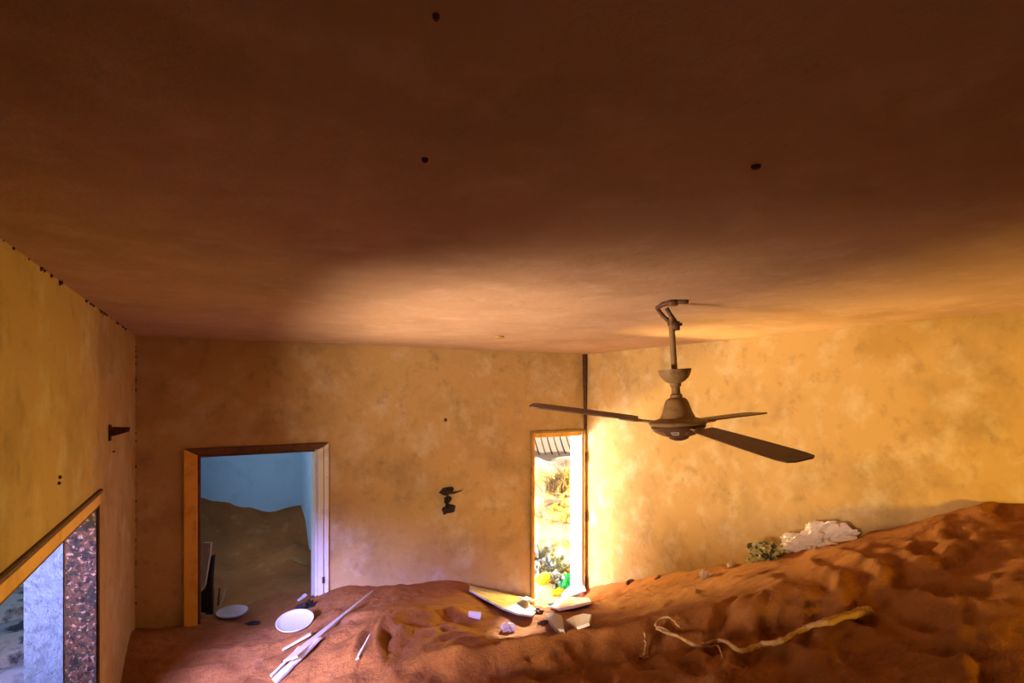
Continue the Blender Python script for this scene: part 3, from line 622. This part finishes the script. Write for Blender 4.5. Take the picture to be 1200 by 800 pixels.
STN = [(638, 600, .11), (646, 606, .13), (655, 599, .10), (664, 603, .14), (672, 610, .12), (650, 596, .10), (660, 592, .13), (670, 595, .11), (641, 592, .08), (676, 603, .09), (655, 609, .08), (669, 617, .07), (642, 612, .06), (647, 636, .07), (668, 632, .09), (672, 637, .06), (633, 634, .04), (632, 603, .07), (675, 590, .10)]
ROW = [('top', [t for t in STN if t[1] <= 597]), ('second', [t for t in STN if 597 < t[1] <= 606]), ('third', [t for t in STN if 606 < t[1] <= 620]), ('lowest', [t for t in STN if t[1] > 620])]
ORD = ['leftmost', 'second from left', 'third from left', 'fourth from left', 'fifth from left', 'sixth from left', 'seventh from left']
def stone_label(t):
    for nm, r_ in ROW:
        if t in r_: return ORD[sorted(r_).index(t)]+' rubble stone in the '+nm+' row outside right door'
for k, (u, v, s) in enumerate(STN):
    p = GO(u, v); o = mesh_obj('rubble_stone', stone_bm((s*rn.uniform(.9, 1.5), s, s*rn.uniform(.5, .9)), k), M['stone'], None, False, p); o.rotation_euler = (0, 0, rn.uniform(0, 6))
    tag(o, stone_label((u, v, s)), 'stone', 'rubble stones outside the right door')
for k, (u0, v0, u1, v1) in enumerate(((655, 600, 680, 580), (638, 597, 660, 606), (650, 590, 672, 600), (642, 606, 664, 596))):
    plank('fallen_beam', GO(u0, v0, .10), GO(u1, v1, .20), .07, .05, .05, M['thatch'], ['rightmost broken beam rising to the right over the rubble outside', 'leftmost broken beam sloping down over the rubble outside', 'highest broken beam lying below the brush heap outside', 'lowest broken beam lying across the rubble outside'][k], 'beam', seed=50+k, group='broken beams on the rubble', fn=None)
# dry brush on top of the slope
bm = bmesh.new(); c = GO(663, 572)
for k in range(420):
    a = rn.uniform(0, 2*math.pi); r_ = rn.uniform(0, .42)*rn.uniform(.5, 1); p = Vector((c.x+r_*math.cos(a), c.y+r_*math.sin(a)*.5, 0)); p.z = float(out_z(p.x, p.y))-.02
    d = Vector((rn.uniform(-1, 1), rn.uniform(-.5, .5), rn.uniform(.4, 1.5))).normalized()*rn.uniform(.15, .42)
    tube(bm, [p, p+d*.5+Vector((rn.uniform(-.03, .03), 0, .02)), p+d+Vector((rn.uniform(-.06, .06), 0, -.03))], [.009, .007, .003], 4)
tag(mesh_obj('dry_brush', bm, M['thatch']), 'tangled dry brown brush heap below the slatted sheet outside', 'brush', kind='stuff')
# slatted sheet leaning on the slope: pale sheet with dark bent slats
sl = empty('slatted_sheet', GO(655, 552)); tag(sl, 'pale sheet with curved dark slats leaning on the slope outside the right door', 'sheet')
bm = bmesh.new(); n = 12; rows = []
def sheet_pt(a, b): return at(618+74*a, 556-50*b, .0152+.0012*b)+Vector((0, 0, 0))
for j in range(n+1):
    rows.append([bm.verts.new(sheet_pt(i/n, j/n)) for i in range(n+1)])
for j in range(n):
    for i in range(n): bm.faces.new((rows[j][i], rows[j][i+1], rows[j+1][i+1], rows[j+1][i]))
r = bmesh.ops.solidify(bm, geom=bm.faces[:], thickness=.03)
bmesh.ops.recalc_face_normals(bm, faces=bm.faces[:]); mesh_obj('panel', bm, M['sheet'], sl)
for k in range(8):
    pts = []
    for i in range(8):
        t = i/7; u = 618+k*7.5+t*t*14+2*math.sin(t*3); v = 508+(t*(46-k*1.5)); a_ = (u-618)/74; b_ = (556-v)/50
        pts.append(at(u, v, .0152+.0012*b_-.00012))
    bm = bmesh.new(); tube(bm, pts, [.009, .012, .014, .015, .016, .016, .013, .008], 6); mesh_obj('slat', bm, M['slatdark'] if k % 2 else M['stone'], sl, True)
# pale boundary wall behind the slope
bm = bmesh.new(); box(bm, (1.2, 11.2, -1.4), (9.5, 11.45, .2)); tag(mesh_obj('boundary_wall', bm, M['white_plaster']), 'pale plastered boundary wall far beyond the right door', 'wall')

# outside the left window: slabs and stones
for k, (u, v, s, lb) in enumerate(((12, 694, .42, 'flat pale slab farthest outside the left window'), (24, 708, .34, 'flat bluish slab beside the window pillar outside'), (8, 722, .30, 'dark slab in the middle of the window view'), (22, 752, .24, 'small bluish slab low in the window view'), (6, 775, .22, 'blue-grey slab at the lower left corner of the window view'))):
    p = hit(left_z, u, v, .003, .02)
    o = mesh_obj('stone_slab', stone_bm((s, s*.4, .07+.02*k % .05), 60+k), M['shade_stone'], None, False, p); o.rotation_euler = (0, 0, R(-12+k*9)); tag(o, lb, 'slab')

# litter along the right wall
lump('plastic_bag', 957, 641, (.25, .08, .14), M['film'], 'crumpled clear white plastic bag against the right wall', 'bag', 15, rough=.45, rz=-84, sub=5, freq=1.9)
lump('crumpled_wrapper', 899, 655, (.15, .06, .11), M['greenbag'], 'crumpled olive and black wrapper left of the plastic bag', 'wrapper', 16, rough=.5, rz=-80, sub=5, freq=2.2)
lump('paper_scrap', 857, 664, (.03, .025, .035), M['plastic'], 'small pale paper scrap at the wall left of the olive wrapper', 'paper', 17, sub=3, rough=.6)
lump('paper_scrap', 827, 676, (.045, .035, .05), M['plastic'], 'white crumpled paper on the sand farther left of the wrapper', 'paper', 18, sub=3, rough=.7)
lump('paper_scrap', 738, 682, (.05, .03, .02), M['rust'], 'small brown scrap on the sand just right of the right door', 'scrap', 19, sub=3)
lump('paper_scrap', 772, 677, (.04, .025, .018), M['stone'], 'thin grey-brown scrap at the foot of the right wall', 'scrap', 20, sub=3)

# dried root snaking over the crest
rt = empty('dried_root', G(850, 768)); tag(rt, 'long dried root snaking over the dark sand crest', 'root')
def curve_pts(pix, lift, n=6):
    P = [G(u, v, l) for (u, v), l in zip(pix, lift)]; out = []
    for i in range(len(P)-1):
        a = P[max(i-1, 0)]; b = P[i]; c_ = P[i+1]; d = P[min(i+2, len(P)-1)]
        for k in range(n):
            t = k/n; out.append(0.5*((2*b)+(c_-a)*t+(2*a-5*b+4*c_-d)*t*t+(3*b-a-3*c_+d)*t**3))
    out.append(P[-1]); return out
def root(pix, r0, r1, nm='stem', lift=None, sd=0, jit=.2):
    pts = curve_pts(pix, lift or [.012]*len(pix)); n = len(pts); rn_ = random.Random(sd)
    pts = [p+Vector((rn_.uniform(-1, 1), rn_.uniform(-1, 1), rn_.uniform(-.5, 1)))*.003 for p in pts]
    for p in pts: p.z = max(p.z, float(sand_z(p.x, p.y))+max(r0, r1)*.9)
    zs = [p.z for p in pts]; zm = [max(zs[max(i-2, 0):i+3]) for i in range(n)]
    for i, p in enumerate(pts): p.z = sum(zm[max(i-2, 0):i+3])/len(zm[max(i-2, 0):i+3])
    bm = bmesh.new(); tube(bm, pts, [(r0+(r1-r0)*i/(n-1))*rn_.uniform(.85, 1.2) for i in range(n)], 8, jit, sd); mesh_obj(nm, bm, M['rope'], rt, True)
root([(770, 741), (790, 752), (815, 760), (840, 766), (865, 769), (890, 768), (915, 762), (940, 754), (965, 742), (990, 733), (1020, 727)], .007, .0125, 'stem', [.02, .02, .015, .012, .02, .02, .02, .02, .03, .03, .035], 1)
root([(965, 741), (985, 733), (1005, 729), (1020, 726)], .012, .013, 'thick_end', [.03, .035, .035, .04], 2)
root([(768, 744), (776, 738), (786, 737), (796, 744)], .006, .004, 'rootlet', [.03, .05, .05, .02], 3)
root([(826, 762), (838, 768), (846, 775)], .005, .003, 'rootlet', [.012]*3, 4)
root([(768, 742), (778, 746), (788, 751)], .004, .004, 'rootlet', [.03, .04, .02], 5)
rt2 = rt
rt = empty('hanging_rootlet', G(757, 765)); tag(rt, 'short twisted rootlet hanging down the face of the crest', 'root')
root([(755, 748), (756, 757), (757, 765), (754, 775)], .005, .005, 'stem', [.03, .03, .025, .012], 6)
root([(750, 772), (755, 777), (760, 774)], .004, .004, 'tip', [.015, .02, .02], 7)
